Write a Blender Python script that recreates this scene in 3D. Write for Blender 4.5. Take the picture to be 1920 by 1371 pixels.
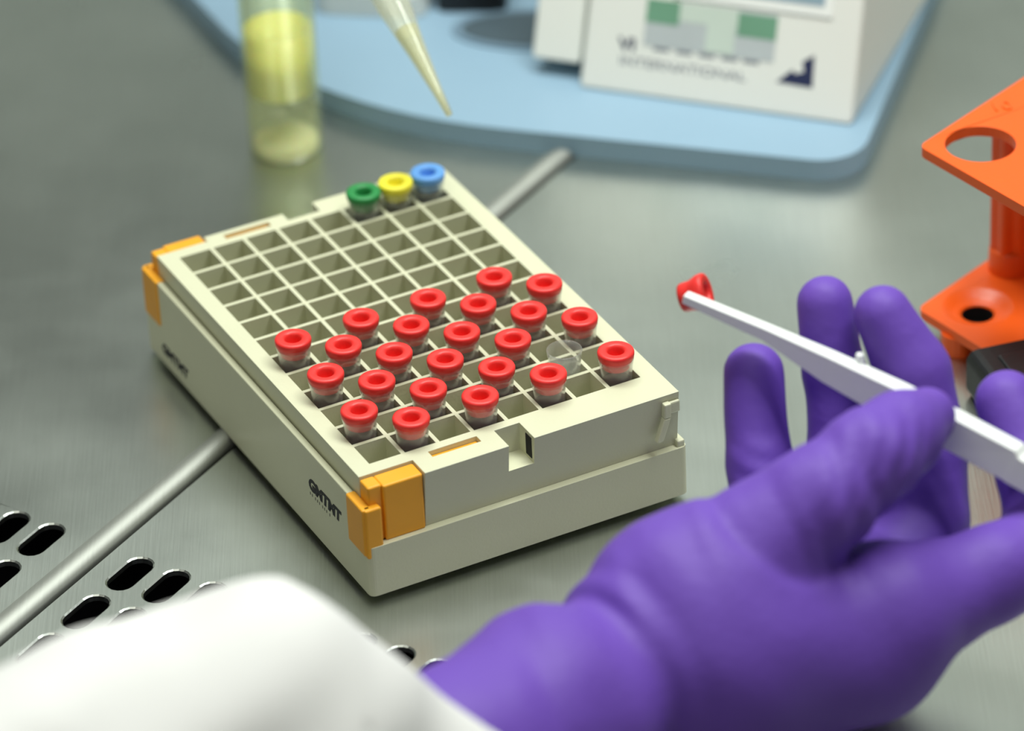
import bpy, bmesh, math, random
import numpy as np
from mathutils import Vector, Matrix
from mathutils.geometry import tessellate_polygon

for o in list(bpy.data.objects):
    bpy.data.objects.remove(o)
scn = bpy.context.scene
COL = scn.collection
MM = 0.001
random.seed(4)

# ---------------------------------------------------------------- camera
# solved from the 9 mm tube grid of the rack: focal length 8500 px, bench plane z = 0
FPX = 8500.0
CAM = np.array([34.07, -869.08, 608.69])            # mm
RX = np.array([0.9988, -0.0260, -0.0409])           # image right
RY = np.array([-0.0485, -0.5358, -0.8429])          # image down
RZ = np.array([0.0, 0.8439, -0.5365])               # viewing direction
cam_d = bpy.data.cameras.new('camera')
cam = bpy.data.objects.new('camera', cam_d)
COL.objects.link(cam)
scn.camera = cam
z = -RZ / np.linalg.norm(RZ)
x = RX - z * (RX @ z)
x = x / np.linalg.norm(x)
y = np.cross(z, x)
cam.matrix_world = Matrix([[x[0], y[0], z[0], CAM[0] * MM], [x[1], y[1], z[1], CAM[1] * MM],
                           [x[2], y[2], z[2], CAM[2] * MM], [0, 0, 0, 1]])
cam_d.sensor_width = 36.0
cam_d.lens = 36.0 * FPX / 1920.0
cam_d.clip_start = 0.02
cam_d.clip_end = 20
cam_d.dof.use_dof = True
cam_d.dof.focus_distance = 1.062
cam_d.dof.aperture_fstop = 9.0

# ---------------------------------------------------------------- world, lights, exposure
wld = bpy.data.worlds.new('world')
scn.world = wld
wld.use_nodes = True
wld.node_tree.nodes['Background'].inputs[0].default_value = (0.92, 0.95, 0.86, 1)
wld.node_tree.nodes['Background'].inputs[1].default_value = 0.11


def area(name, loc, target, size, size_y, power, color):
    d = bpy.data.lights.new(name, 'AREA')
    d.shape = 'RECTANGLE'
    d.size = size
    d.size_y = size_y
    d.energy = power
    d.color = color
    o = bpy.data.objects.new(name, d)
    COL.objects.link(o)
    o.location = loc
    o.rotation_euler = (Vector(target) - Vector(loc)).to_track_quat('-Z', 'Y').to_euler()
    return o


area('cabinet_tube_light', (0.16, 0.16, 0.80), (0.10, 0.06, 0.0), 0.8, 0.25, 9.7, (0.975, 1.0, 0.95))
area('camera_side_fill', (-0.35, -0.8, 1.6), (0.05, 0.05, 0.0), 1.2, 0.8, 6.0, (1.0, 0.97, 0.86))  # fill lamp added on the camera side to lift front and left faces

scn.view_settings.view_transform = 'Standard'
scn.view_settings.look = 'None'
scn.view_settings.gamma = 1.0
scn.view_settings.use_curve_mapping = False
scn.view_settings.exposure = 0.0


def px(u, v, depth):
    """photo pixel and distance along the viewing axis (mm) -> world mm"""
    return CAM + ((u - 960.0) / FPX * RX + (v - 685.5) / FPX * RY + RZ) * depth


# ---------------------------------------------------------------- materials
def mat(name, color, rough=0.5, metal=0.0, noise=0.0, nscale=200.0, bump=0.0, bscale=900.0, spec=0.5, sss=0.0,
        trans=0.0, ior=1.45, coat=0.0):
    m = bpy.data.materials.new(name)
    m.use_nodes = True
    nt = m.node_tree
    b = nt.nodes['Principled BSDF']
    b.inputs['Base Color'].default_value = (*color, 1)
    b.inputs['Roughness'].default_value = rough
    b.inputs['Metallic'].default_value = metal
    b.inputs['Specular IOR Level'].default_value = spec
    b.inputs['Transmission Weight'].default_value = trans
    b.inputs['IOR'].default_value = ior
    b.inputs['Coat Weight'].default_value = coat
    if sss:
        b.inputs['Subsurface Weight'].default_value = sss
        b.inputs['Subsurface Radius'].default_value = (0.003, 0.002, 0.001)
    tc = nt.nodes.new('ShaderNodeTexCoord')
    if noise:
        n = nt.nodes.new('ShaderNodeTexNoise')
        n.inputs['Scale'].default_value = nscale
        n.inputs['Detail'].default_value = 4
        nt.links.new(tc.outputs['Object'], n.inputs['Vector'])
        r = nt.nodes.new('ShaderNodeMixRGB')
        r.inputs[1].default_value = (*[max(0, c * (1 - noise)) for c in color], 1)
        r.inputs[2].default_value = (*[min(1, c * (1 + noise)) for c in color], 1)
        nt.links.new(n.outputs['Fac'], r.inputs[0])
        nt.links.new(r.outputs[0], b.inputs['Base Color'])
    if bump:
        n2 = nt.nodes.new('ShaderNodeTexNoise')
        n2.inputs['Scale'].default_value = bscale
        n2.inputs['Detail'].default_value = 3
        nt.links.new(tc.outputs['Object'], n2.inputs['Vector'])
        bp = nt.nodes.new('ShaderNodeBump')
        bp.inputs['Strength'].default_value = bump
        bp.inputs['Distance'].default_value = 0.0006
        nt.links.new(n2.outputs['Fac'], bp.inputs['Height'])
        nt.links.new(bp.outputs[0], b.inputs['Normal'])
    return m


def steel(name, color, rough):
    """brushed stainless steel: fine streaks across the panel, soft smudges"""
    m = mat(name, color, rough, 1.0)
    nt = m.node_tree
    b = nt.nodes['Principled BSDF']
    tc = nt.nodes.new('ShaderNodeTexCoord')
    mp = nt.nodes.new('ShaderNodeMapping')
    mp.inputs['Rotation'].default_value = (0, 0, -math.atan2(0.834, 0.5515))
    mp.inputs['Scale'].default_value = (1500, 40, 40)
    nt.links.new(tc.outputs['Object'], mp.inputs['Vector'])
    n = nt.nodes.new('ShaderNodeTexNoise')
    n.inputs['Scale'].default_value = 1.0
    n.inputs['Detail'].default_value = 5
    nt.links.new(mp.outputs[0], n.inputs['Vector'])
    n2 = nt.nodes.new('ShaderNodeTexNoise')
    n2.inputs['Scale'].default_value = 28
    n2.inputs['Detail'].default_value = 6
    nt.links.new(tc.outputs['Object'], n2.inputs['Vector'])
    mr = nt.nodes.new('ShaderNodeMapRange')
    mr.inputs[3].default_value = rough - 0.06
    mr.inputs[4].default_value = rough + 0.08
    nt.links.new(n2.outputs['Fac'], mr.inputs[0])
    nt.links.new(mr.outputs[0], b.inputs['Roughness'])
    mx = nt.nodes.new('ShaderNodeMixRGB')
    mx.inputs[1].default_value = (*[c * 0.80 for c in color], 1)
    mx.inputs[2].default_value = (*[min(1, c * 1.12) for c in color], 1)
    ad = nt.nodes.new('ShaderNodeMath')
    ad.operation = 'MULTIPLY_ADD'
    ad.inputs[1].default_value = 0.55
    nt.links.new(n2.outputs['Fac'], ad.inputs[0])
    ml = nt.nodes.new('ShaderNodeMath')
    ml.operation = 'MULTIPLY'
    ml.inputs[1].default_value = 0.45
    nt.links.new(n.outputs['Fac'], ml.inputs[0])
    nt.links.new(ml.outputs[0], ad.inputs[2])
    nt.links.new(ad.outputs[0], mx.inputs[0])
    nt.links.new(mx.outputs[0], b.inputs['Base Color'])
    bp = nt.nodes.new('ShaderNodeBump')
    bp.inputs['Strength'].default_value = 0.14
    bp.inputs['Distance'].default_value = 0.0003
    nt.links.new(n.outputs['Fac'], bp.inputs['Height'])
    nt.links.new(bp.outputs[0], b.inputs['Normal'])
    return m


def clear(name, tint=(0.95, 0.97, 0.95), edge=0.45, haze=0.0, hazecol=(0.8, 0.85, 0.8)):
    """thin clear plastic: transparent, glossy towards the rim, optionally a little cloudy"""
    m = bpy.data.materials.new(name)
    m.use_nodes = True
    nt = m.node_tree
    nt.nodes.clear()
    out = nt.nodes.new('ShaderNodeOutputMaterial')
    t = nt.nodes.new('ShaderNodeBsdfTransparent')
    t.inputs[0].default_value = (*tint, 1)
    g = nt.nodes.new('ShaderNodeBsdfGlossy')
    g.inputs['Roughness'].default_value = 0.12
    g.inputs[0].default_value = (0.95, 0.97, 0.95, 1)
    lw = nt.nodes.new('ShaderNodeLayerWeight')
    lw.inputs[0].default_value = 0.5
    pw = nt.nodes.new('ShaderNodeMath')
    pw.operation = 'POWER'
    pw.inputs[1].default_value = 3.0
    nt.links.new(lw.outputs['Facing'], pw.inputs[0])
    sc_ = nt.nodes.new('ShaderNodeMath')
    sc_.operation = 'MULTIPLY_ADD'
    sc_.inputs[1].default_value = edge
    sc_.inputs[2].default_value = 0.03
    nt.links.new(pw.outputs[0], sc_.inputs[0])
    mx = nt.nodes.new('ShaderNodeMixShader')
    nt.links.new(sc_.outputs[0], mx.inputs[0])
    nt.links.new(t.outputs[0], mx.inputs[1])
    nt.links.new(g.outputs[0], mx.inputs[2])
    last = mx
    if haze:
        d = nt.nodes.new('ShaderNodeBsdfDiffuse')
        d.inputs[0].default_value = (*hazecol, 1)
        tr = nt.nodes.new('ShaderNodeBsdfTranslucent')
        tr.inputs[0].default_value = (*hazecol, 1)
        a = nt.nodes.new('ShaderNodeMixShader')
        a.inputs[0].default_value = 0.5
        nt.links.new(d.outputs[0], a.inputs[1])
        nt.links.new(tr.outputs[0], a.inputs[2])
        m2 = nt.nodes.new('ShaderNodeMixShader')
        m2.inputs[0].default_value = haze
        nt.links.new(mx.outputs[0], m2.inputs[1])
        nt.links.new(a.outputs[0], m2.inputs[2])
        last = m2
    nt.links.new(last.outputs[0], out.inputs[0])
    return m


M = dict(
    steel=steel('brushed_steel', (0.565, 0.605, 0.565), 0.29),
    steel_bead=steel('steel_bead', (0.48, 0.50, 0.46), 0.6),
    plenum=mat('dark_plenum', (0.004, 0.004, 0.008), 0.7),
    panel=mat('reflection_dark', (0.03, 0.033, 0.033), 0.5, noise=0.05),
    wall=mat('cabinet_wall', (0.42, 0.45, 0.42), 0.6, 0.0, noise=0.05, nscale=6),
    ivory=mat('ivory_plastic', (0.63, 0.64, 0.455), 0.42, noise=0.03, nscale=60, bump=0.08, bscale=1500),
    amber=mat('amber_plastic', (0.86, 0.39, 0.022), 0.38, noise=0.05, nscale=150, bump=0.05),
    ink=mat('black_ink', (0.012, 0.012, 0.016), 0.6),
    black_hole=mat('hole_shade_black', (0.006, 0.006, 0.007), 0.8),  # near-black stands in for the shade inside openings
    red=mat('red_rubber', (0.80, 0.035, 0.03), 0.40, noise=0.05, nscale=700, sss=0.12),
    green=mat('green_rubber', (0.02, 0.24, 0.06), 0.42, noise=0.05, nscale=700),
    yellow=mat('yellow_rubber', (0.88, 0.80, 0.05), 0.42, noise=0.04, nscale=700),
    blue=mat('blue_rubber', (0.14, 0.38, 0.83), 0.42, noise=0.04, nscale=700),
    tube=clear('clear_tube', (0.985, 0.99, 0.98), 0.95, 0.13, (0.95, 0.97, 0.95)),
    contents=mat('shaded_contents', (0.040, 0.034, 0.032), 0.55, spec=0.2),  # liquid toned dark, standing in for shade in the occupied cells
    vial=clear('clear_vial', (0.985, 0.99, 0.90), 0.55, 0.09, (0.9, 0.95, 0.6)),
    vial_base=mat('lit_vial_base', (0.97, 0.99, 0.74), 0.15, sss=0.8, noise=0.03),  # light gathered by the clear foot is put into this pale colour
    broth=mat('yellow_broth', (0.93, 0.93, 0.27), 0.3, sss=0.8, noise=0.04, nscale=90),
    tip=clear('clear_tip', (0.985, 0.985, 0.95), 0.5, 0.22, (0.95, 0.97, 0.85)),
    tip_liquid=clear('pale_liquid', (0.97, 0.96, 0.8), 0.3, 0.3, (0.9, 0.88, 0.6)),
    pipette=mat('pipette_grey', (0.55, 0.56, 0.58), 0.4, noise=0.03),
    tray=mat('pale_blue_plastic', (0.25, 0.385, 0.50), 0.42, noise=0.03, nscale=40, bump=0.05),
    white=mat('white_plastic', (0.80, 0.82, 0.77), 0.45, noise=0.02, nscale=40, bump=0.03),
    bezel=mat('bright_bezel', (0.90, 0.93, 0.90), 0.25, noise=0.01),
    screen=mat('grey_screen', (0.30, 0.42, 0.50), 0.2, noise=0.05),
    navy=mat('navy_print', (0.02, 0.028, 0.085), 0.5, noise=0.05),
    greyprint=mat('grey_print', (0.22, 0.24, 0.28), 0.5, noise=0.05),
    sticker=mat('sticker_grey', (0.50, 0.55, 0.56), 0.35, noise=0.12, nscale=45),
    sticker_green=mat('sticker_green', (0.17, 0.36, 0.24), 0.35, noise=0.15, nscale=60),
    sticker_pale=mat('sticker_pale', (0.60, 0.70, 0.62), 0.35, noise=0.08, nscale=60),
    slate=mat('slate_dark', (0.055, 0.085, 0.105), 0.6, noise=0.05),
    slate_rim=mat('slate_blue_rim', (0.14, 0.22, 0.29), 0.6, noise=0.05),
    dark=mat('black_plastic', (0.010, 0.011, 0.013), 0.35, noise=0.1, bump=0.1),
    orange=mat('orange_plastic', (0.86, 0.115, 0.010), 0.33, noise=0.05, nscale=60, bump=0.05),
    nitrile=mat('purple_nitrile', (0.145, 0.068, 0.43), 0.55, spec=0.32, noise=0.06, nscale=60, bump=0.2, bscale=420),
    cotton=mat('white_cotton', (0.74, 0.745, 0.73), 0.85, noise=0.03, nscale=60, bump=0.2, bscale=2500),
    tweezer=mat('white_polymer', (0.84, 0.87, 0.86), 0.35, noise=0.02, nscale=80, bump=0.03),
)


# ---------------------------------------------------------------- helpers
def empty(name, loc, rz=0.0):
    o = bpy.data.objects.new(name, None)
    COL.objects.link(o)
    o.location = [c * MM for c in loc]
    o.rotation_euler = (0, 0, rz)
    o.empty_display_size = 0.01
    return o


def tag(o, label, cat, group=None):
    o['label'] = label
    o['category'] = cat
    if group:
        o['group'] = group
    return o


def obj(name, bm, m, parent=None, smooth=False, bevel=0.0, segs=2):
    """link a bmesh (in mm) as one mesh object"""
    bmesh.ops.scale(bm, vec=(MM, MM, MM), verts=bm.verts)
    bmesh.ops.recalc_face_normals(bm, faces=bm.faces)
    me = bpy.data.meshes.new(name)
    bm.to_mesh(me)
    bm.free()
    me.materials.append(M[m])
    if smooth:
        for p in me.polygons:
            p.use_smooth = True
    o = bpy.data.objects.new(name, me)
    COL.objects.link(o)
    o.parent = parent
    if bevel:
        b = o.modifiers.new('bevel', 'BEVEL')
        b.width = bevel * MM
        b.segments = segs
        b.limit_method = 'ANGLE'
        b.angle_limit = math.radians(35)
    return o


def box(bm, a, b):
    vs = [bm.verts.new((x, y, z)) for z in (a[2], b[2]) for y in (a[1], b[1]) for x in (a[0], b[0])]
    for f in ((0, 2, 3, 1), (4, 5, 7, 6), (0, 1, 5, 4), (2, 6, 7, 3), (0, 4, 6, 2), (1, 3, 7, 5)):
        bm.faces.new([vs[i] for i in f])
    return vs


def B(a, b):
    bm = bmesh.new()
    box(bm, a, b)
    return bm


def prism(bm, outer, holes, z0, z1, chamfer=None):
    """vertical prism of a plan outline with holes; chamfer = (larger hole loops) gives the top rim of each hole"""
    top_loops = [outer] + (chamfer if chamfer else list(holes))
    bot_loops = [outer] + list(holes)
    for loops, zz in ((top_loops, z1), (bot_loops, z0)):
        flat = [bm.verts.new((p[0], p[1], zz)) for lp in loops for p in lp]
        tris = tessellate_polygon([[Vector((p[0], p[1], 0)) for p in lp] for lp in loops])
        for t in tris:
            try:
                bm.faces.new([flat[i] for i in t])
            except ValueError:
                pass
        if zz == z1:
            tv = flat
        else:
            bv = flat
    k = 0
    for li, lp in enumerate(top_loops):
        n = len(lp)
        mid = None
        if li > 0 and chamfer:
            mid = [bm.verts.new((p[0], p[1], z1 - 0.3)) for p in bot_loops[li]]
        for i in range(n):
            j = (i + 1) % n
            if mid:
                bm.faces.new((tv[k + i], tv[k + j], mid[j], mid[i]))
                bm.faces.new((mid[i], mid[j], bv[k + j], bv[k + i]))
            else:
                bm.faces.new((tv[k + i], tv[k + j], bv[k + j], bv[k + i]))
        k += n
    return bm


def lathe(bm, prof, n=32, off=(0, 0, 0), close=False):
    """revolve (r, z) points about z; r = 0 ends close the surface"""
    rings = []
    for r, zz in prof:
        if r <= 1e-6:
            rings.append([bm.verts.new((off[0], off[1], off[2] + zz))])
        else:
            rings.append([bm.verts.new((off[0] + r * math.cos(2 * math.pi * i / n),
                                        off[1] + r * math.sin(2 * math.pi * i / n), off[2] + zz)) for i in range(n)])
    pairs = list(zip(rings[:-1], rings[1:]))
    if close:
        pairs.append((rings[-1], rings[0]))
    for a, b in pairs:
        for i in range(n):
            j = (i + 1) % n
            if len(a) == 1 and len(b) == 1:
                continue
            if len(a) == 1:
                bm.faces.new((a[0], b[i], b[j]))
            elif len(b) == 1:
                bm.faces.new((a[i], b[0], a[j]))
            else:
                bm.faces.new((a[i], b[i], b[j], a[j]))
    return bm


def sweep(bm, pts, rad, n=12, caps=True):
    """round tube along a polyline (mm)"""
    rings = []
    pts = [Vector(p) for p in pts]
    for i, p in enumerate(pts):
        d = (pts[min(i + 1, len(pts) - 1)] - pts[max(i - 1, 0)]).normalized()
        a = d.cross(Vector((0, 0, 1)))
        if a.length < 1e-4:
            a = Vector((1, 0, 0))
        a.normalize()
        b = d.cross(a)
        r = rad[i] if isinstance(rad, (list, tuple)) else rad
        rings.append([bm.verts.new(p + (a * math.cos(2 * math.pi * k / n) + b * math.sin(2 * math.pi * k / n)) * r)
                      for k in range(n)])
    for a, b in zip(rings[:-1], rings[1:]):
        for i in range(n):
            bm.faces.new((a[i], a[(i + 1) % n], b[(i + 1) % n], b[i]))
    if caps:
        bm.faces.new(rings[0])
        bm.faces.new(rings[-1])
    return bm


def arc(cx, cy, r, a0, a1, n):
    return [(cx + r * math.cos(math.radians(a0 + (a1 - a0) * i / n)),
             cy + r * math.sin(math.radians(a0 + (a1 - a0) * i / n))) for i in range(n + 1)]


def text_mesh(name, body, size, m, parent, loc, rot, extr=0.03, shear=0.0, bold=0.0, sx=1.0):
    """lettering as a thin printed relief"""
    c = bpy.data.curves.new(name, 'FONT')
    c.body = body
    c.size = size * MM
    c.extrude = extr * MM
    c.shear = shear
    c.offset = bold * MM
    c.resolution_u = 3
    t = bpy.data.objects.new(name, c)
    COL.objects.link(t)
    dg = bpy.context.evaluated_depsgraph_get()
    me = bpy.data.meshes.new_from_object(t.evaluated_get(dg))
    bpy.data.objects.remove(t)
    me.materials.clear()
    me.materials.append(M[m])
    o = bpy.data.objects.new(name, me)
    COL.objects.link(o)
    o.parent = parent
    o.location = [k * MM for k in loc]
    o.rotation_euler = rot
    o.scale = (sx, 1, 1)
    return o


def struct(o):
    o['kind'] = 'structure'
    return o


# ---------------------------------------------------------------- setting: slotted steel work surface of a safety cabinet
D = np.array([0.5515, 0.8342])        # direction of the bead between the two panels
N = np.array([0.8342, -0.5515])       # across it
S1 = np.array([-57.9, 5.5])           # centre of one slot
PITCH_N, PITCH_D = 10.5, 17.4
SL, SW = 14.0, 6.6                    # slot length and width


def slot_loop(c, grow=0.0):
    r = SW / 2 + grow
    h = SL / 2 - SW / 2
    out = []
    for s, a0 in ((1, -90), (-1, 90)):
        for i in range(9):
            a = math.radians(a0 + 180 * i / 8)
            p = c + D * (s * h + r * math.cos(a)) + N * (-r * math.sin(a)) * 1.0
            out.append((p[0], p[1]))
    return out


floor = struct(empty('floor', (0, 0, 0)))
floor['label'] = 'brushed stainless steel work surface with slotted front edge'


def quad(p0, p1, d0, d1):
    return [tuple(N * p + D * d) for p, d in ((p0, d0), (p1, d0), (p1, d1), (p0, d1))]


pc = float(S1 @ N)
dc = float(S1 @ D)
RIB = -64.5
cols_r = [pc + PITCH_N * i for i in range(0, 22)]
cols_l = [pc - 27.1 - PITCH_N * i for i in range(0, 9)]
cr = [N * p + D * (dc - PITCH_D * j) for p in cols_r for j in range(5)]
cl = [N * p + D * (dc + 1.3 - PITCH_D * j) for p in cols_l for j in range(5)]
bm = bmesh.new()
prism(bm, quad(RIB + 4.2, 420, -330, 760), [slot_loop(c) for c in cr], -1.6, 0.0, [slot_loop(c, 0.42) for c in cr])
obj('steel_panel', bm, 'steel', floor)
bm = bmesh.new()
prism(bm, quad(-480, RIB - 3.8, -330, 760), [slot_loop(c) for c in cl], -1.6, 0.0, [slot_loop(c, 0.42) for c in cl])
obj('steel_panel', bm, 'steel', floor)
# rolled bead along the edge of one panel, with the open seam beside it
bm = bmesh.new()
prof = [(-4.0, -1.2), (-4.0, 0.0), (-3.4, 0.35), (-2.4, 1.1), (-1.3, 1.7), (0.0, 1.97), (1.2, 1.85), (2.2, 1.35), (2.9, 0.5), (3.1, -0.5), (2.9, -1.6)]
rings = []
for d in np.linspace(-330, 760, 12):
    rings.append([bm.verts.new((*(N * (RIB + a) + D * d), b)) for a, b in prof])
for a, b in zip(rings[:-1], rings[1:]):
    for i in range(len(prof) - 1):
        bm.faces.new((a[i], a[i + 1], b[i + 1], b[i]))
obj('edge_bead', bm, 'steel_bead', floor, smooth=True)
bm = bmesh.new()
prism(bm, quad(-480, 420, -330, 760), [], -42.0, -40.0)
obj('plenum_tray', bm, 'plenum', floor)
wb = B((-520, 480, 0), (520, 495, 760))
wall_b = struct(obj('wall_back', wb, 'wall'))
obj('reflection_panel', B((-430, 466, 200), (-15, 480.2, 322)), 'panel', wall_b, bevel=1.5)  # unseen panel, added so the steel reflects darker on the left


# ---------------------------------------------------------------- tube rack
ANG = math.radians(26.0886)
EU = np.array([math.cos(ANG), math.sin(ANG)])
EV = np.array([-math.sin(ANG), math.cos(ANG)])
ZB, ZT = 2.0, 31.0
rack = tag(empty('tube_rack', (0, 0, 0), ANG), 'ivory plastic rack with square grid and amber corner clips', 'tube rack')


def rrect(u0, v0, u1, v1, r, n=5):
    return (arc(u1 - r, v0 + r, r, -90, 0, n) + arc(u1 - r, v1 - r, r, 0, 90, n) +
            arc(u0 + r, v1 - r, r, 90, 180, n) + arc(u0 + r, v0 + r, r, 180, 270, n))


# skirted base: hollow underneath, low at the ends, tall along the printed side
bm = bmesh.new()
prism(bm, rrect(-6.2, -10.4, 78.1, 118.0, 1.6), [rrect(-4.4, -8.4, 76.2, 116.0, 1.0)], ZB, 15.5)
obj('base_skirt', bm, 'ivory', rack, bevel=0.35)
bm = bmesh.new()
prism(bm, [(-6.23, 112.5), (-6.23, -4.0), (-4.5, -4.0), (-4.5, 112.5)], [], ZB, 25.6)
obj('side_wall', bm, 'ivory', rack, bevel=0.3)
obj('base_deck', B((-4.3, -7.5, 2.6), (76.1, 115.3, 4.2)), 'ivory', rack)
# insert frame: plan outline with notches at both ends and clip recesses at two corners
FV, BV = -9.8, 115.0
outl = [(9.6, -3.4), (9.6, FV), (31.4, FV), (31.4, -2.2), (38.0, -2.2), (38.0, FV), (76.4, FV), (76.6, 30), (76.6, 80),
        (76.4, BV), (40.2, BV), (40.2, 110.2), (31.4, 110.2), (31.4, BV - 1.4), (9.6, BV - 1.4), (9.6, 111.4), (-4.2, 111.4), (-4.2, -3.4)]
slotf = [(14.2, -4.6), (26.8, -4.6), (26.8, -2.1), (14.2, -2.1)]
slotb = [(14.2, 110.0), (26.6, 110.0), (26.6, 112.0), (14.2, 112.0)]
well = [(0.35, 0.35), (71.65, 0.35), (71.65, 107.65), (0.35, 107.65)]
bm = bmesh.new()
prism(bm, outl, [well, slotf, slotb], 15.0, ZT)
for v_ in bm.verts:                      # end walls taper inwards towards the base ledge
    if v_.co.z < 16 and v_.co.y < FV + 1:
        v_.co.y += 1.5
    if v_.co.z < 16 and v_.co.y > BV - 2:
        v_.co.y -= 1.5
obj('insert_frame', bm, 'ivory', rack, bevel=0.45)
for u1_, va, vb in ((38.1, FV, -2.1), (40.3, BV - 1.4, 110.1)):
    bm = bmesh.new()
    for v_ in box(bm, (31.3, min(va, vb), 14.9), (u1_, max(va, vb), 23.6)):
        if abs(v_.co.y - va) < 0.01:
            v_.co.y += (1.5 if v_.co.z < 16 else 0.69) * (1 if va < 0 else -1)
    obj('notch_floor', bm, 'ivory', rack)
obj('notch_opening', B((37.85, -8.2, 24.4), (38.05, -5.4, 30.0)), 'black_hole', rack)  # thin black plate painted in as the shade of an opening
obj('slot_insert', B((14.3, -4.5, 20.0), (26.7, -2.2, 29.7)), 'amber', rack)
obj('slot_insert', B((14.3, 110.1, 20.0), (26.5, 111.9, 29.9)), 'amber', rack)
for i in range(1, 8):
    obj('grid_divider', B((9 * i - 0.5, 0.3, 4.2), (9 * i + 0.5, 107.7, ZT)), 'ivory', rack)
for j in range(1, 12):
    obj('grid_divider', B((0.3, 9 * j - 0.5, 4.2), (71.7, 9 * j + 0.5, ZT - 0.02)), 'ivory', rack)
bm = bmesh.new()
prism(bm, [(-1.0, -1.0), (73, -1.0), (73, 109), (-1, 109)], [well], 4.2, 15.0)
obj('inner_wall', bm, 'ivory', rack)


def clip(v0, s):
    """amber corner clip; v0 = end face, s = +1 towards the rack middle"""
    root = None
    bm = bmesh.new()

    def bx(u0, u1, a, b, z0, z1):
        va, vb = sorted((v0 + s * a, v0 + s * b))
        box(bm, (u0, va, z0), (u1, vb, z1))
    bx(-0.8, 9.4, 0.5, 5.9, 15.4, 30.5)
    bx(-4.3, -0.7, 1.4, 5.9, 15.2, 30.5)
    bx(-6.7, -4.2, 0.0, 9.0, 13.0, 25.9)
    bx(-6.2, -2.0, -0.6, 1.6, 12.4, 25.9)
    c = obj('corner_clip', bm, 'amber', rack, bevel=0.5, segs=3)
    return c


clip(FV + 0.2, 1)
clip(BV + 1.6, -1)
# small swing lever on the end face
bm = bmesh.new()
lp = [(72.6, FV - 0.4, 29.4), (72.4, FV - 0.5, 25.6), (70.2, FV - 0.6, 19.6)]
for a, b in zip(lp[:-1], lp[1:]):
    vs = []
    for q in (a, b):
        for du, dv in ((-0.9, 0.5), (0.9, 0.5), (0.9, -1.2), (-0.9, -1.2)):
            vs.append(bm.verts.new((q[0] + du, q[1] + dv, q[2])))
    for f in ((0, 1, 2, 3), (7, 6, 5, 4), (0, 4, 5, 1), (1, 5, 6, 2), (2, 6, 7, 3), (3, 7, 4, 0)):
        bm.faces.new([vs[i] for i in f])
obj('lever', bm, 'ivory', rack, bevel=0.3)
bm = bmesh.new()
box(bm, (72.9, FV - 0.9, 26.0), (76.2, FV + 0.1, 29.2))
box(bm, (75.6, FV - 0.2, 15.0), (77.6, FV + 3.5, 17.2))
obj('lever_pivot', bm, 'ivory', rack, bevel=0.4)
# printing on the tall side (reads along the wall)
R_SIDE = (math.pi / 2, 0, -math.pi / 2)
text_mesh('printed_mark', 'GMTMT', 4.4, 'ink', rack, (-6.27, 21.4, 14.7), R_SIDE, shear=0.15, bold=0.26, sx=1.12)
text_mesh('printed_tagline', 'I I  I I I  I I I  I', 1.1, 'ink', rack, (-6.27, 21.0, 12.9), R_SIDE, bold=0.0, sx=1.9)
text_mesh('printed_mark', 'GMTMT', 3.9, 'ink', rack, (-6.27, 108.4, 5.6), R_SIDE, shear=0.15, bold=0.2, sx=1.15)

# ---------------------------------------------------------------- tubes
CAP_PROF = [(0, -3.6), (1.6, -3.6), (1.8, -2.0), (1.95, -0.7), (2.2, -0.2), (2.7, 0.0), (3.75, 0.0), (4.25, -0.15), (4.42, -0.55), (4.4, -1.2), (4.25, -1.9),
            (3.9, -2.7), (3.6, -3.4), (3.42, -4.1), (3.25, -4.6), (0, -4.7)]
TUBE_PROF = [(0, 4.5), (2.0, 4.6), (2.9, 6.0), (3.45, 10), (3.6, 28.0), (3.75, 31.0), (4.0, 33.8), (4.3, 35.6), (4.25, 35.9), (4.05, 35.9),
             (3.8, 33.8), (3.52, 31.0), (3.2, 28.0), (3.1, 10), (2.5, 6.4), (0, 5.4)]
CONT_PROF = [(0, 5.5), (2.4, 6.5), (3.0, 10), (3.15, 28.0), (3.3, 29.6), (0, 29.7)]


def mesh_of(fn, m, name, smooth=True):
    bm = bmesh.new()
    fn(bm)
    bmesh.ops.scale(bm, vec=(MM, MM, MM), verts=bm.verts)
    bmesh.ops.recalc_face_normals(bm, faces=bm.faces)
    me = bpy.data.meshes.new(name)
    bm.to_mesh(me)
    bm.free()
    me.materials.append(M[m])
    for p in me.polygons:
        p.use_smooth = smooth
    return me


def child(name, me, parent):
    o = bpy.data.objects.new(name, me)
    COL.objects.link(o)
    o.parent = parent
    return o


cap_mesh = {c: mesh_of(lambda b: lathe(b, CAP_PROF, 36, (0, 0, 37.55 - 4.2)), c, 'cap') for c in ('red', 'green', 'yellow', 'blue')}
body_mesh = mesh_of(lambda b: lathe(b, TUBE_PROF, 32, (0, 0, -4.2)), 'tube', 'tube_body')
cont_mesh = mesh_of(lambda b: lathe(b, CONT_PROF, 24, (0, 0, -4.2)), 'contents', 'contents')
ORD = ['first', 'second', 'third', 'fourth', 'fifth', 'sixth', 'seventh', 'eighth']


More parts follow.
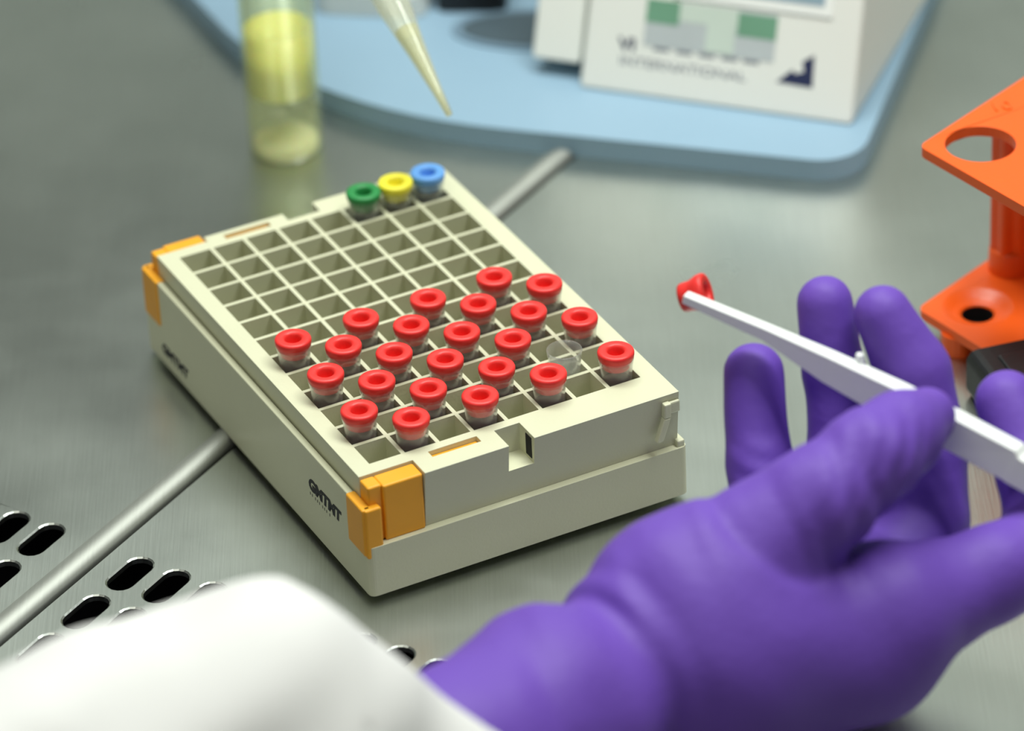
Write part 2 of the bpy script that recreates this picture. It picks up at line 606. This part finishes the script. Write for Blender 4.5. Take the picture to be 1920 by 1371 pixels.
def tube(i, j, cap):
    """i = column from the printed side (0..7), j = row from the lever end (0..11)"""
    u, v = 9 * i + 4.5, 9 * j + 4.5
    p = EU * u + EV * v
    t = empty('sample_tube', (p[0], p[1], 4.2), random.uniform(0, 6))
    child('tube_body', body_mesh, t)
    if cap:
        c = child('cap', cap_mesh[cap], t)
        c.location = (0, 0, random.uniform(-0.25, 0.25) * MM)
        child('contents', cont_mesh, t)
    if cap == 'red':
        tag(t, 'red-capped tube, %s row from the lever end, %s column from the amber-clip side' % (ORD[j], ORD[i]), 'tube', 'red-capped tubes in the rack')
    elif cap:
        tag(t, '%s-capped tube in the corner row of the rack' % cap, 'tube', 'tubes in the far row of the rack')
    else:
        tag(t, 'open clear tube without a cap among the red-capped tubes', 'tube')
    return t


for j in range(6):
    for i in range(8):
        if (i + j) % 2 == 1:
            tube(i, j, None if (i, j) == (6, 1) else 'red')
tube(5, 11, 'green')
tube(6, 11, 'yellow')
tube(7, 11, 'blue')

# ---------------------------------------------------------------- vial of yellow broth
vial = tag(empty('specimen_vial', (-24.2, 203.5, 0)), 'clear cylindrical vial of yellow broth standing on the steel', 'vial')
bm = bmesh.new()
lathe(bm, [(9.0, 0.1), (10.0, 0.6), (10.2, 4), (10.2, 76), (9.2, 76), (9.2, 19.0), (0, 18.0), (0, 17.0), (9.1, 17.6), (9.1, 4.2), (9.0, 0.1)], 48)
obj('vial_wall', bm, 'vial', vial, smooth=True)
bm = bmesh.new()
lathe(bm, [(0, 0.2), (8.4, 0.2), (9.0, 1.2), (9.0, 3.2), (8.0, 4.2), (0, 5.6)], 40)
obj('vial_foot', bm, 'vial_base', vial, smooth=True)
bm = bmesh.new()
lathe(bm, [(0, 18.3), (6, 18.5), (9.1, 19.3), (9.1, 37.6), (8.4, 37.1), (0, 36.9)], 48)
obj('broth', bm, 'broth', vial, smooth=True)

# ---------------------------------------------------------------- pipette with tip
tipP = px(843, 216, 1120)
topP = px(733, 0, 1134)
ax = Vector(topP - tipP).normalized()
pip = tag(empty('pipette', tuple(tipP)), 'clear conical pipette tip hanging above the rack with pale liquid', 'pipette')
q = Vector((0, 0, 1)).rotation_difference(ax)
pip.rotation_mode = 'QUATERNION'
pip.rotation_quaternion = q
bm = bmesh.new()
lathe(bm, [(0.55, 0), (0.95, 0.1), (1.5, 8), (2.6, 20), (4.3, 34.0), (4.9, 60), (4.3, 60), (3.8, 34), (2.1, 20), (1.05, 8), (0.55, 0)], 32)
obj('tip', bm, 'tip', pip, smooth=True)
bm = bmesh.new()
lathe(bm, [(0, 0.3), (0.5, 0.3), (1.0, 8), (2.05, 20), (2.95, 26.5), (0, 26.0)], 28)
obj('liquid', bm, 'tip_liquid', pip, smooth=True)
bm = bmesh.new()
lathe(bm, [(0, 50), (4.2, 50), (4.6, 66), (6.0, 70), (7.0, 130), (11, 140), (13, 230), (0, 232)], 32)
obj('shaft', bm, 'pipette', pip, smooth=True)

# ---------------------------------------------------------------- pale blue tray and the white instrument on it
TA = math.radians(-17.0)
tray = empty('instrument_tray', (128.0, 169.0, 0), TA + math.pi)
tag(tray, 'pale blue thick plastic tray with rounded corners under white instrument', 'tray')
# local x runs along the front edge away from the sharp corner, local y = -towards the back
TH = 6.4
o2 = []
o2 += arc(13, 13, 13, 270, 180, 10)
o2 += [(0, 170)]
o2 += arc(20, 190, 20, 180, 90, 6)
o2 += [(230, 210)]
o2 += arc(230, 160, 50, 90, -40, 10)
o2 += arc(98, 128, 128, -45, -90, 12)
outl2 = [(p[0], -p[1]) for p in o2]
well2 = [(p[0], -p[1]) for p in (arc(150, 95, 52, 0, 360, 40)[:-1])]
bm = bmesh.new()
prism(bm, outl2, [], 0.0, TH)
obj('tray_slab', bm, 'tray', tray, bevel=1.3, segs=4)

DA = math.radians(-21.54)
dev = tag(empty('instrument', (56.0, 218.0, TH + 0.05), DA), 'white box-shaped instrument with screen, sticker and dark triangle logo on blue tray', 'instrument')
# local x along the front face, local y to the back, local z up
TILT = math.radians(24)               # sloping console front
KS = 0.855


def fpart(name, x0, x1, s0, s1, proud, m, bevel=0.0, parent=None):
    """flat piece on the sloping front: x along it, s up the slope (given as apparent height), proud of the face"""
    o = obj(name, B((x0, -proud, s0 * KS), (x1, 0.3, s1 * KS)), m, parent or dev, bevel=bevel)
    if parent is None:
        o.rotation_euler = (-TILT, 0, 0)
    return o


def ftext(name, body, size, m, xx, s, **kw):
    s = s * KS
    return text_mesh(name, body, size, m, dev, (xx, s * math.sin(TILT) - 0.06, s * math.cos(TILT)), (math.pi / 2 - TILT, 0, 0), **kw)


bm = bmesh.new()
vs = []
HZ = 62.0
for zz, a0, a1, b0 in ((0.0, 0.0, 77.6, 0.0), (HZ, 0.6, 76.6, HZ * math.tan(TILT))):
    for a, b in ((a0, b0), (a1, b0), (a1, 84), (a0, 84)):
        vs.append(bm.verts.new((a, b, zz)))
for f in ((3, 2, 1, 0), (4, 5, 6, 7), (0, 1, 5, 4), (1, 2, 6, 5), (2, 3, 7, 6), (3, 0, 4, 7)):
    bm.faces.new([vs[i] for i in f])
obj('housing', bm, 'white', dev, bevel=1.2, segs=3)
bm = bmesh.new()
vs = []
for zz, b0 in ((4.6, 4.5), (60.0, 4.5 + 55 * math.tan(TILT))):
    for a, b in ((-15.2, b0), (-1.2, b0), (-1.2, 70), (-15.2, 70)):
        vs.append(bm.verts.new((a, b, zz)))
for f in ((3, 2, 1, 0), (4, 5, 6, 7), (0, 1, 5, 4), (1, 2, 6, 5), (2, 3, 7, 6), (3, 0, 4, 7)):
    bm.faces.new([vs[i] for i in f])
obj('side_module', bm, 'white', dev, bevel=1.0, segs=3)
obj('module_gap_shade', B((-9, 16, 0.05), (0.4, 60, 4.8)), 'dark', dev)  # black block stands in for the shaded gap beneath the module
fpart('screen_bezel', 24.0, 69.0, 32.6, 66.0, 0.45, 'bezel', bevel=0.4)
fpart('screen', 27.5, 66.5, 36.2, 63.0, 0.6, 'screen')
stk = fpart('sticker', 17.0, 54.0, 16.6, 31.6, 0.14, 'sticker')
for x0, x1, s0, s1, mm in ((17.0, 26.4, 24.0, 31.6, 'sticker_green'), (26.4, 43.0, 25.6, 31.4, 'sticker_pale'), (43.0, 54.0, 23.4, 30.8, 'sticker_green'), (34.5, 42.5, 17.2, 25.6, 'sticker_pale')):
    fpart('sticker_field', x0, x1, s0, s1, 0.2, mm, parent=stk)
ftext('printed_name', 'VI', 4.8, 'navy', 10.0, 14.2, bold=0.15, sx=1.2)
for xx in (20.0, 26.5, 33.0, 39.5, 45.5):
    fpart('printed_letter_foot', xx, xx + 4.4, 15.2, 16.3, 0.06, 'greyprint')
ftext('printed_subtitle', 'INTERNATIONAL', 3.5, 'greyprint', 10.6, 9.4, bold=0.02, sx=1.33)
bm = bmesh.new()
prism(bm, [(55.4, 10.6 * KS), (65.6, 10.2 * KS), (65.2, 20.6 * KS), (62.0, 18.0 * KS), (62.8, 15.0 * KS), (60.6, 14.0 * KS), (59.4, 15.0 * KS)], [], -0.05, 0.08)
lg = obj('printed_logo', bm, 'navy', dev)
lg.rotation_euler = (math.pi / 2 - TILT, 0, 0)

# flat dark pad on the tray beside the instrument
oval = tag(empty('dark_oval', (45.5, 252.0, TH), math.radians(-8)), 'flat dark slate pad lying on the blue tray beside the instrument', 'oval')
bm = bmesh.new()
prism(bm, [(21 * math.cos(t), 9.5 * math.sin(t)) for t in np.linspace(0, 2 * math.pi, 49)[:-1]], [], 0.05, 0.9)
obj('oval_body', bm, 'slate', oval, bevel=0.3)
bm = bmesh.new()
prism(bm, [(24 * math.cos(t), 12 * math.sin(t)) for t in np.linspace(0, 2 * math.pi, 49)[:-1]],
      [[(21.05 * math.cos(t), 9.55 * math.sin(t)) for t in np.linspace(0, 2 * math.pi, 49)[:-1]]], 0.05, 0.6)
obj('oval_rim', bm, 'slate_rim', oval)

# low white holder with a black top plate behind, at the edge of the picture
hold = tag(empty('plate_holder', (-3.0, 278.0, TH), math.radians(-12)), 'low white plastic holder at the back of the blue tray', 'holder')
bm = bmesh.new()
prism(bm, rrect(-12, -12, 20, 24, 5), [], 0.05, 7.0)
obj('holder_body', bm, 'white', hold, bevel=1.0)
obj('holder_post', B((-2, 2, 7.0), (10, 14, 26)), 'white', hold, bevel=0.8)
blk = tag(empty('black_block', (28.5, 282.0, TH), math.radians(-5)), 'black plastic block standing on the blue tray beside the white holder', 'block')
bm = bmesh.new()
prism(bm, rrect(-9.5, -17, 10.5, 18, 3), [], 0.05, 20.0)
obj('block_body', bm, 'dark', blk, bevel=0.8)
obj('block_knob', lathe(bmesh.new(), [(0, 20), (5, 20), (5, 25), (4.4, 26), (0, 26)], 24), 'dark', blk, smooth=False)

# ---------------------------------------------------------------- orange tube rack
OA = math.radians(-3.5)
orr = tag(empty('orange_tube_rack', (136.0, 93.0, 0), 0), 'glossy orange two-tier tube rack with round holes', 'tube rack')


def okite(L1, L2, r):
    d1 = np.array([math.cos(math.radians(47)), math.sin(math.radians(47))])
    d2 = np.array([math.cos(math.radians(-55)), math.sin(math.radians(-55))])
    pts = [np.array([0, 0]), d2 * L2, d2 * L2 + d1 * L1, d1 * L1]
    out = []
    for k in range(4):
        p, a, b = pts[k], pts[k - 1], pts[(k + 1) % 4]
        u1 = (a - p) / np.linalg.norm(a - p)
        u2 = (b - p) / np.linalg.norm(b - p)
        for t in np.linspace(0, 1, 6):
            qd = (1 - t) ** 2 * (p + u1 * r) + 2 * t * (1 - t) * p + t * t * (p + u2 * r)
            out.append((qd[0], qd[1]))
    return out


d1 = np.array([math.cos(math.radians(47)), math.sin(math.radians(47))])
d2 = np.array([math.cos(math.radians(-55)), math.sin(math.radians(-55))])
H0 = np.array([15.1, -0.6])
hs = [H0, H0 + d1 * 26 + d2 * 1, H0 + d1 * 52, H0 + d1 * 13 + d2 * 24, H0 + d1 * 39 + d2 * 24]
bm = bmesh.new()
prism(bm, okite(84, 52, 2.5), [[(p[0], p[1]) for p in arc(c[0], c[1], 8.7, 0, 360, 36)[:-1]] for c in (hs[0], hs[2], hs[3], hs[4])], 52.2, 55.0)
obj('top_plate', bm, 'orange', orr, bevel=0.6, segs=3)
bm = bmesh.new()
prism(bm, okite(84, 52, 2.5), [[(p[0], p[1]) for p in arc(c[0], c[1], 9.0, 0, 360, 36)[:-1]] for c in (hs[0], hs[2], hs[3], hs[4])], 5.6, 8.2)
bt = obj('bottom_plate', bm, 'orange', orr, bevel=0.5, segs=2)
for c in (hs[0], hs[2], hs[3], hs[4]):
    bm = bmesh.new()
    lathe(bm, [(9.2, 8.2), (8.8, 8.1), (7.2, 7.0), (5.2, 6.2), (4.1, 6.0), (4.1, 5.2), (5.2, 5.2), (9.2, 6.0)], 36, (c[0], c[1], 0), close=True)
    obj('dimple', bm, 'orange', orr, smooth=True)
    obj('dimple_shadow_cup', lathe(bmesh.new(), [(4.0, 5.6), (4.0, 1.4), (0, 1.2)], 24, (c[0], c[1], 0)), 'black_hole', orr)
for c in (np.array([25.3, 17.2]), np.array([25.3, 17.2]) + d2 * 28 + d1 * 6, np.array([25.3, 17.2]) + d1 * 34):
    bm = bmesh.new()
    prism(bm, [(c[0] + (4.7 + 0.5 * math.cos(6 * t)) * math.cos(t), c[1] + (4.7 + 0.5 * math.cos(6 * t)) * math.sin(t))
               for t in np.linspace(0, 2 * math.pi, 73)[:-1]], [], 14.0, 52.3)
    obj('column', bm, 'orange', orr)
    obj('collar', lathe(bmesh.new(), [(5.6, 8.0), (5.4, 14.0), (5.0, 14.8), (0, 14.8)], 32, (c[0], c[1], 0)), 'orange', orr, smooth=True)
for c in (np.array([9.5, -7.5]), d1 * 74 + d2 * 8, d2 * 44 + d1 * 8, d2 * 44 + d1 * 74):
    obj('foot', lathe(bmesh.new(), [(0, 0), (4.0, 0), (4.4, 5.8), (0, 5.8)], 20, (c[0], c[1], 0)), 'orange', orr, smooth=False)
text_mesh('moulded_mark', '10', 6.0, 'orange', orr, (19.5, 15.0, 54.95), (0, 0, math.radians(8)), extr=0.35)

# ---------------------------------------------------------------- black clip lying on the bench
bc = tag(empty('black_clip', (154.5, 53.5, 0), math.radians(16)), 'hollow black plastic clip lying on the bench by the orange rack', 'clip')
bm = bmesh.new()
out_ = rrect(-6.0, 0, 26, 13.0, 3.0, 6)
in_ = rrect(-3.4, 2.4, 23.5, 10.6, 2.0, 6)
prism(bm, out_, [in_], -13.0, 5.0)
o_ = obj('clip_loop', bm, 'dark', bc, bevel=0.8, segs=3)
o_.rotation_euler = (math.pi / 2, 0, 0)
obj('clip_tongue', B((0.0, -4.6, 11.8), (24.0, 8.0, 13.6)), 'dark', bc, bevel=0.6)


# ---------------------------------------------------------------- gloved hand, sleeve (implicit surfaces meshed once)
def surface_net(fn, lo, hi, h):
    lo = np.asarray(lo, float)
    n = np.ceil((np.asarray(hi) - lo) / h).astype(int) + 1
    X = [lo[k] + h * np.arange(n[k]) for k in range(3)]
    Dv = np.empty(n, dtype=np.float32)
    step = 16
    for s in range(0, n[0], step):
        g = np.stack(np.meshgrid(X[0][s:s + step], X[1], X[2], indexing='ij'), -1).astype(np.float32)
        Dv[s:s + step] = fn(g.reshape(-1, 3)).reshape(g.shape[:3])
    c = [(i, j, k) for i in (0, 1) for j in (0, 1) for k in (0, 1)]
    m = n - 1
    V = np.stack([Dv[i:i + m[0], j:j + m[1], k:k + m[2]] for i, j, k in c], -1)
    ins = (V < 0).sum(-1)
    act = (ins > 0) & (ins < 8)
    idx = -np.ones(m, dtype=np.int64)
    cells = np.argwhere(act)
    idx[act] = np.arange(len(cells))
    vv = V[act]
    acc = np.zeros((len(cells), 3))
    cnt = np.zeros(len(cells))
    ca = np.array(c, float)
    for a in range(8):
        for b in range(a + 1, 8):
            if np.abs(ca[a] - ca[b]).sum() != 1:
                continue
            x0, x1 = vv[:, a], vv[:, b]
            cr_ = (x0 < 0) != (x1 < 0)
            t = np.where(cr_, x0 / np.where(cr_, x0 - x1, 1), 0)
            acc += np.where(cr_[:, None], ca[a] + t[:, None] * (ca[b] - ca[a]), 0)
            cnt += cr_
    verts = lo + h * (cells + acc / cnt[:, None])
    faces = []
    for axis in range(3):
        o1, o2_ = [k for k in range(3) if k != axis]
        sl0 = [slice(1, m[k]) for k in range(3)]
        sl1 = [slice(1, m[k]) for k in range(3)]
        sl0[axis] = slice(0, m[axis])
        sl1[axis] = slice(1, m[axis] + 1)
        s0 = Dv[tuple(sl0)] < 0
        s1 = Dv[tuple(sl1)] < 0
        e = np.argwhere(s0 != s1)
        off = np.array([1, 1, 1])
        off[axis] = 0
        e = e + off
        d1_ = np.zeros(3, int)
        d1_[o1] = 1
        d2_ = np.zeros(3, int)
        d2_[o2_] = 1
        q_ = np.stack([idx[tuple((e - a).T)] for a in (0 * d1_, d1_, d1_ + d2_, d2_)], 1)
        faces.append(q_)
    faces = np.concatenate(faces)
    faces = faces[(faces >= 0).all(1)]
    return verts, faces


def cone(P, a, ra, b, rb):
    a = np.asarray(a, np.float32)
    b = np.asarray(b, np.float32)
    ab = b - a
    t = np.clip(((P - a) @ ab) / (ab @ ab), 0, 1)
    return np.linalg.norm(P - a - t[:, None] * ab, axis=1) - (ra + (rb - ra) * t)


def smin(a, b, k):
    h = np.clip(0.5 + 0.5 * (b - a) / k, 0, 1)
    return b + (a - b) * h - k * h * (1 - h)


def chain(P, js, k=2.0):
    d = None
    for a, b in zip(js[:-1], js[1:]):
        c = cone(P, px(*a[:3]), a[3], px(*b[:3]), b[3])
        d = c if d is None else smin(d, c, k)
    return d


INDEX = [(1610, 1195, 975, 17), (1672, 1150, 973, 15.2), (1740, 1124, 978, 12.4), (1860, 1078, 982, 10.3), (1968, 1025, 988, 9.6), (1938, 880, 997, 8.0), (1888, 752, 1001, 7.0)]
MIDDLE = [(1680, 1120, 1000, 13), (1740, 980, 1006, 9.2), (1740, 840, 1007, 8.7), (1712, 700, 1006, 8.4), (1656, 592, 1004, 6.7)]
RING = [(1600, 1020, 1014, 9.5), (1580, 850, 1018, 7.8), (1565, 700, 1016, 7.0), (1546, 568, 1013, 6.4)]
LITTLE = [(1450, 1020, 1010, 9.5), (1424, 870, 1013, 7.4), (1413, 698, 1015, 6.9)]
THUMB = [(1440, 1015, 963, 14), (1530, 945, 962, 11.8), (1632, 858, 965, 10.2), (1690, 812, 972, 8.8), (1738, 782, 979, 6.6)]


def glove_sdf(P):
    palm = chain(P, [(1190, 1265, 958, 22), (1330, 1225, 965, 25), (1610, 1200, 975, 18.5)], 6)
    palm = smin(palm, chain(P, [(1275, 1122, 962, 18.5), (1440, 1018, 965, 14.5)]), 9)
    palm = smin(palm, chain(P, [(1270, 1210, 985, 20), (1560, 1120, 1002, 17), (1600, 1120, 1008, 15)], 6), 8)
    fin = chain(P, MIDDLE)
    fin = smin(fin, chain(P, RING), 0.8)
    fin = smin(fin, chain(P, LITTLE), 0.8)
    fin = smin(fin, chain(P, INDEX, 3), 1.2)
    d = smin(palm, fin, 5)
    th = chain(P, THUMB, 3)
    d = smin(d + 0.9 * np.exp(-((th - 1.2) / 1.6) ** 2), th, 2.4)
    cuff = chain(P, [(1035, 1345, 946, 24.0), (870, 1430, 926, 19.0), (640, 1530, 905, 17.5)], 6)
    d = smin(d + 1.5 * np.exp(-((cuff - 2.0) / 2.2) ** 2) + 0.6 * np.exp(-((cuff - 9.0) / 2.5) ** 2), cuff, 1.2)
    # loose-glove wrinkles: soft folds, strongest over the thumb joint and the cuff
    w = np.zeros(len(P), np.float32)
    for cpt, rad, amp, dirv, fr in ((px(1640, 880, 958), 16, 0.5, (0.9, 0.2, -0.5), 1.25), (px(1590, 990, 956), 15, 0.5, (1.0, 0.3, 0.2), 0.9),
                                    (px(1120, 1230, 935), 30, 0.55, (0.8, 0.35, -0.2), 0.42), (px(1420, 880, 1004), 9, 0.35, (0.2, 0.1, 1.0), 1.2),
                                    (px(1300, 1000, 945), 16, 0.4, (1, 0.2, 0.3), 0.55)):
        r2 = ((P - cpt.astype(np.float32)) ** 2).sum(1)
        ph = (P @ np.array(dirv, np.float32)) * fr
        w += amp * np.exp(-r2 / (2 * rad * rad * 0.36)) * np.sin(ph + 0.8 * np.sin(P[:, 0] * 0.31 + P[:, 2] * 0.23))
    w += 0.22 * np.sin(P[:, 0] * 0.21 + 1.3 * np.sin(P[:, 1] * 0.17)) * np.sin(P[:, 2] * 0.19 + P[:, 1] * 0.11)
    return d + w


def build_net(name, fn, lo, hi, h, m, parent):
    v, f = surface_net(fn, lo, hi, h)
    o = parent.matrix_world.translation if False else Vector(parent.location)
    me = bpy.data.meshes.new(name)
    me.from_pydata([tuple(p * MM - np.array(o)) for p in v], [], [tuple(int(i) for i in q_) for q_ in f])
    me.materials.append(M[m])
    bmm = bmesh.new()
    bmm.from_mesh(me)
    bmesh.ops.recalc_face_normals(bmm, faces=bmm.faces)
    bmm.to_mesh(me)
    bmm.free()
    for p in me.polygons:
        p.use_smooth = True
    ob = bpy.data.objects.new(name, me)
    COL.objects.link(ob)
    ob.parent = parent
    sm = ob.modifiers.new('smooth', 'SMOOTH')
    sm.factor = 0.5
    sm.iterations = 4
    return ob


person = tag(empty('person', (40, -120, 0)), 'person in white lab coat and purple glove pinching white tweezers', 'person')
pts = np.array([px(*j[:3]) for j in INDEX + MIDDLE + RING + LITTLE + THUMB] + [px(1190, 1265, 958), px(640, 1530, 905), px(1330, 1225, 965)])
build_net('gloved_hand', glove_sdf, pts.min(0) - 28, pts.max(0) + 26, 1.15, 'nitrile', person)

SLEEVE = [(-700, 1800, 800, 36), (-250, 1650, 850, 32), (100, 1552, 872, 30), (300, 1480, 884, 32), (490, 1400, 894, 31), (640, 1450, 905, 25), (860, 1530, 915, 25)]
e1 = px(725, 1235, 905)
e2 = px(900, 1371, 912)
e3 = px(800, 1440, 925)
nrm = np.cross(e2 - e1, RZ - 0.3 * RX)
nrm = nrm / np.linalg.norm(nrm)
if nrm @ (px(1200, 1000, 905) - e1) < 0:
    nrm = -nrm


def sleeve_sdf(P):
    d = chain(P, SLEEVE, 8)
    d = d + 1.5 * np.sin(P[:, 0] * 0.13 + P[:, 2] * 0.10 + 1.2 * np.sin(P[:, 1] * 0.06)) * np.sin(P[:, 1] * 0.05 + P[:, 0] * 0.03 + 0.6) \
        + 0.7 * np.sin(P[:, 2] * 0.22 - P[:, 0] * 0.13 + 0.9 * np.sin(P[:, 1] * 0.07))
    pl = (P - e1.astype(np.float32)) @ nrm.astype(np.float32)
    return np.maximum(np.maximum(d, -(d + 3.2)), pl + 0.4 * np.sin(P[:, 1] * 0.3))


sp = np.array([px(*j[:3]) for j in SLEEVE])
build_net('coat_sleeve', sleeve_sdf, sp.min(0) - 42, sp.max(0) + 40, 1.5, 'cotton', person)

# ---------------------------------------------------------------- tweezers with the lifted cap
TW = [(1286, 549, 1009), (1440, 612, 1002), (1560, 664, 997), (1690, 724, 991), (1800, 779, 986), (1912, 838, 981), (1918, 852, 981), (2100, 952, 973)]
tw = tag(empty('tweezers', tuple(px(1286, 549, 1009))), 'white plastic tweezers held in the purple glove, tip gripping a red cap', 'tweezers')
org = px(1286, 549, 1009)


def tw_arm(shift, hts, bands, name, drop=0.0):
    """one sprung arm: bright top edge and a deeper side web, swept along the tweezer axis"""
    bm = bmesh.new()
    P = [Vector(px(*t) - org) for t in TW]
    rings = []
    for i, p in enumerate(P):
        e = (P[min(i + 1, len(P) - 1)] - P[max(i - 1, 0)]).normalized()
        back = (Vector(RZ) - e * e.dot(Vector(RZ))).normalized()
        up = e.cross(back)
        if up.z < 0:
            up = -up
        topn = (up * 0.80 - back * 0.60).normalized()     # the edge face leans towards the viewer's side
        wid = topn.cross(e)
        if wid.dot(back) < 0:
            wid = -wid
        c = p + wid * shift[i] - topn * drop
        b, h = bands[i], hts[i]
        rings.append([bm.verts.new(c + wid * (-b / 2)), bm.verts.new(c + wid * (b / 2)),
                      bm.verts.new(c + wid * (b / 2) - topn * 1.6), bm.verts.new(c + wid * (-b / 2 + 1.4) - topn * 1.6),
                      bm.verts.new(c + wid * (-b / 2 + 1.4) - topn * h - up * 0.3 * h), bm.verts.new(c + wid * (-b / 2) - topn * h - up * 0.3 * h)])
    for a, b in zip(rings[:-1], rings[1:]):
        for i in range(6):
            bm.faces.new((a[i], a[(i + 1) % 6], b[(i + 1) % 6], b[i]))
    bm.faces.new(rings[0])
    bm.faces.new(rings[-1])
    return obj(name, bm, 'tweezer', tw, bevel=0.35)


tw_arm([0] * 8, [1.7, 2.4, 5.0, 6.2, 6.2, 6.2, 5.4, 5.4], [2.5, 2.8, 3.6, 4.2, 4.4, 4.4, 4.4, 4.4], 'arm')
tw_arm([1.9, 2.3, 3.0, 3.6, 3.6, 3.6, 3.6, 3.6], [1.7, 2.4, 4.0, 5.0, 5.0, 5.0, 5.0, 5.0], [1.0, 1.2, 1.6, 1.8, 1.8, 1.8, 1.8, 1.8], 'arm', 1.8)
pg = Vector(px(1612, 678, 996.5) - org)
bm = bmesh.new()
sweep(bm, [pg, pg + Vector((0, 0, 1.9))], [1.1, 0.8], 14)
obj('guide_peg', bm, 'tweezer', tw)

cp = px(1303, 553, 1014)
lifted = tag(empty('lifted_cap', tuple(cp)), 'single red cap gripped in the tip of the white tweezers', 'cap')
lifted.rotation_mode = 'QUATERNION'
axis = (Vector(RX) * 0.80 + Vector(RY) * -0.20 - Vector(RZ) * 0.30).normalized()
lifted.rotation_quaternion = Vector((0, 0, 1)).rotation_difference(axis)
lc = child('cap_body', mesh_of(lambda b: lathe(b, CAP_PROF[:-2] + [(3.35, -5.6), (3.1, -6.3), (0, -6.3)], 36, (0, 0, 3.1)), 'red', 'cap_body'), lifted)
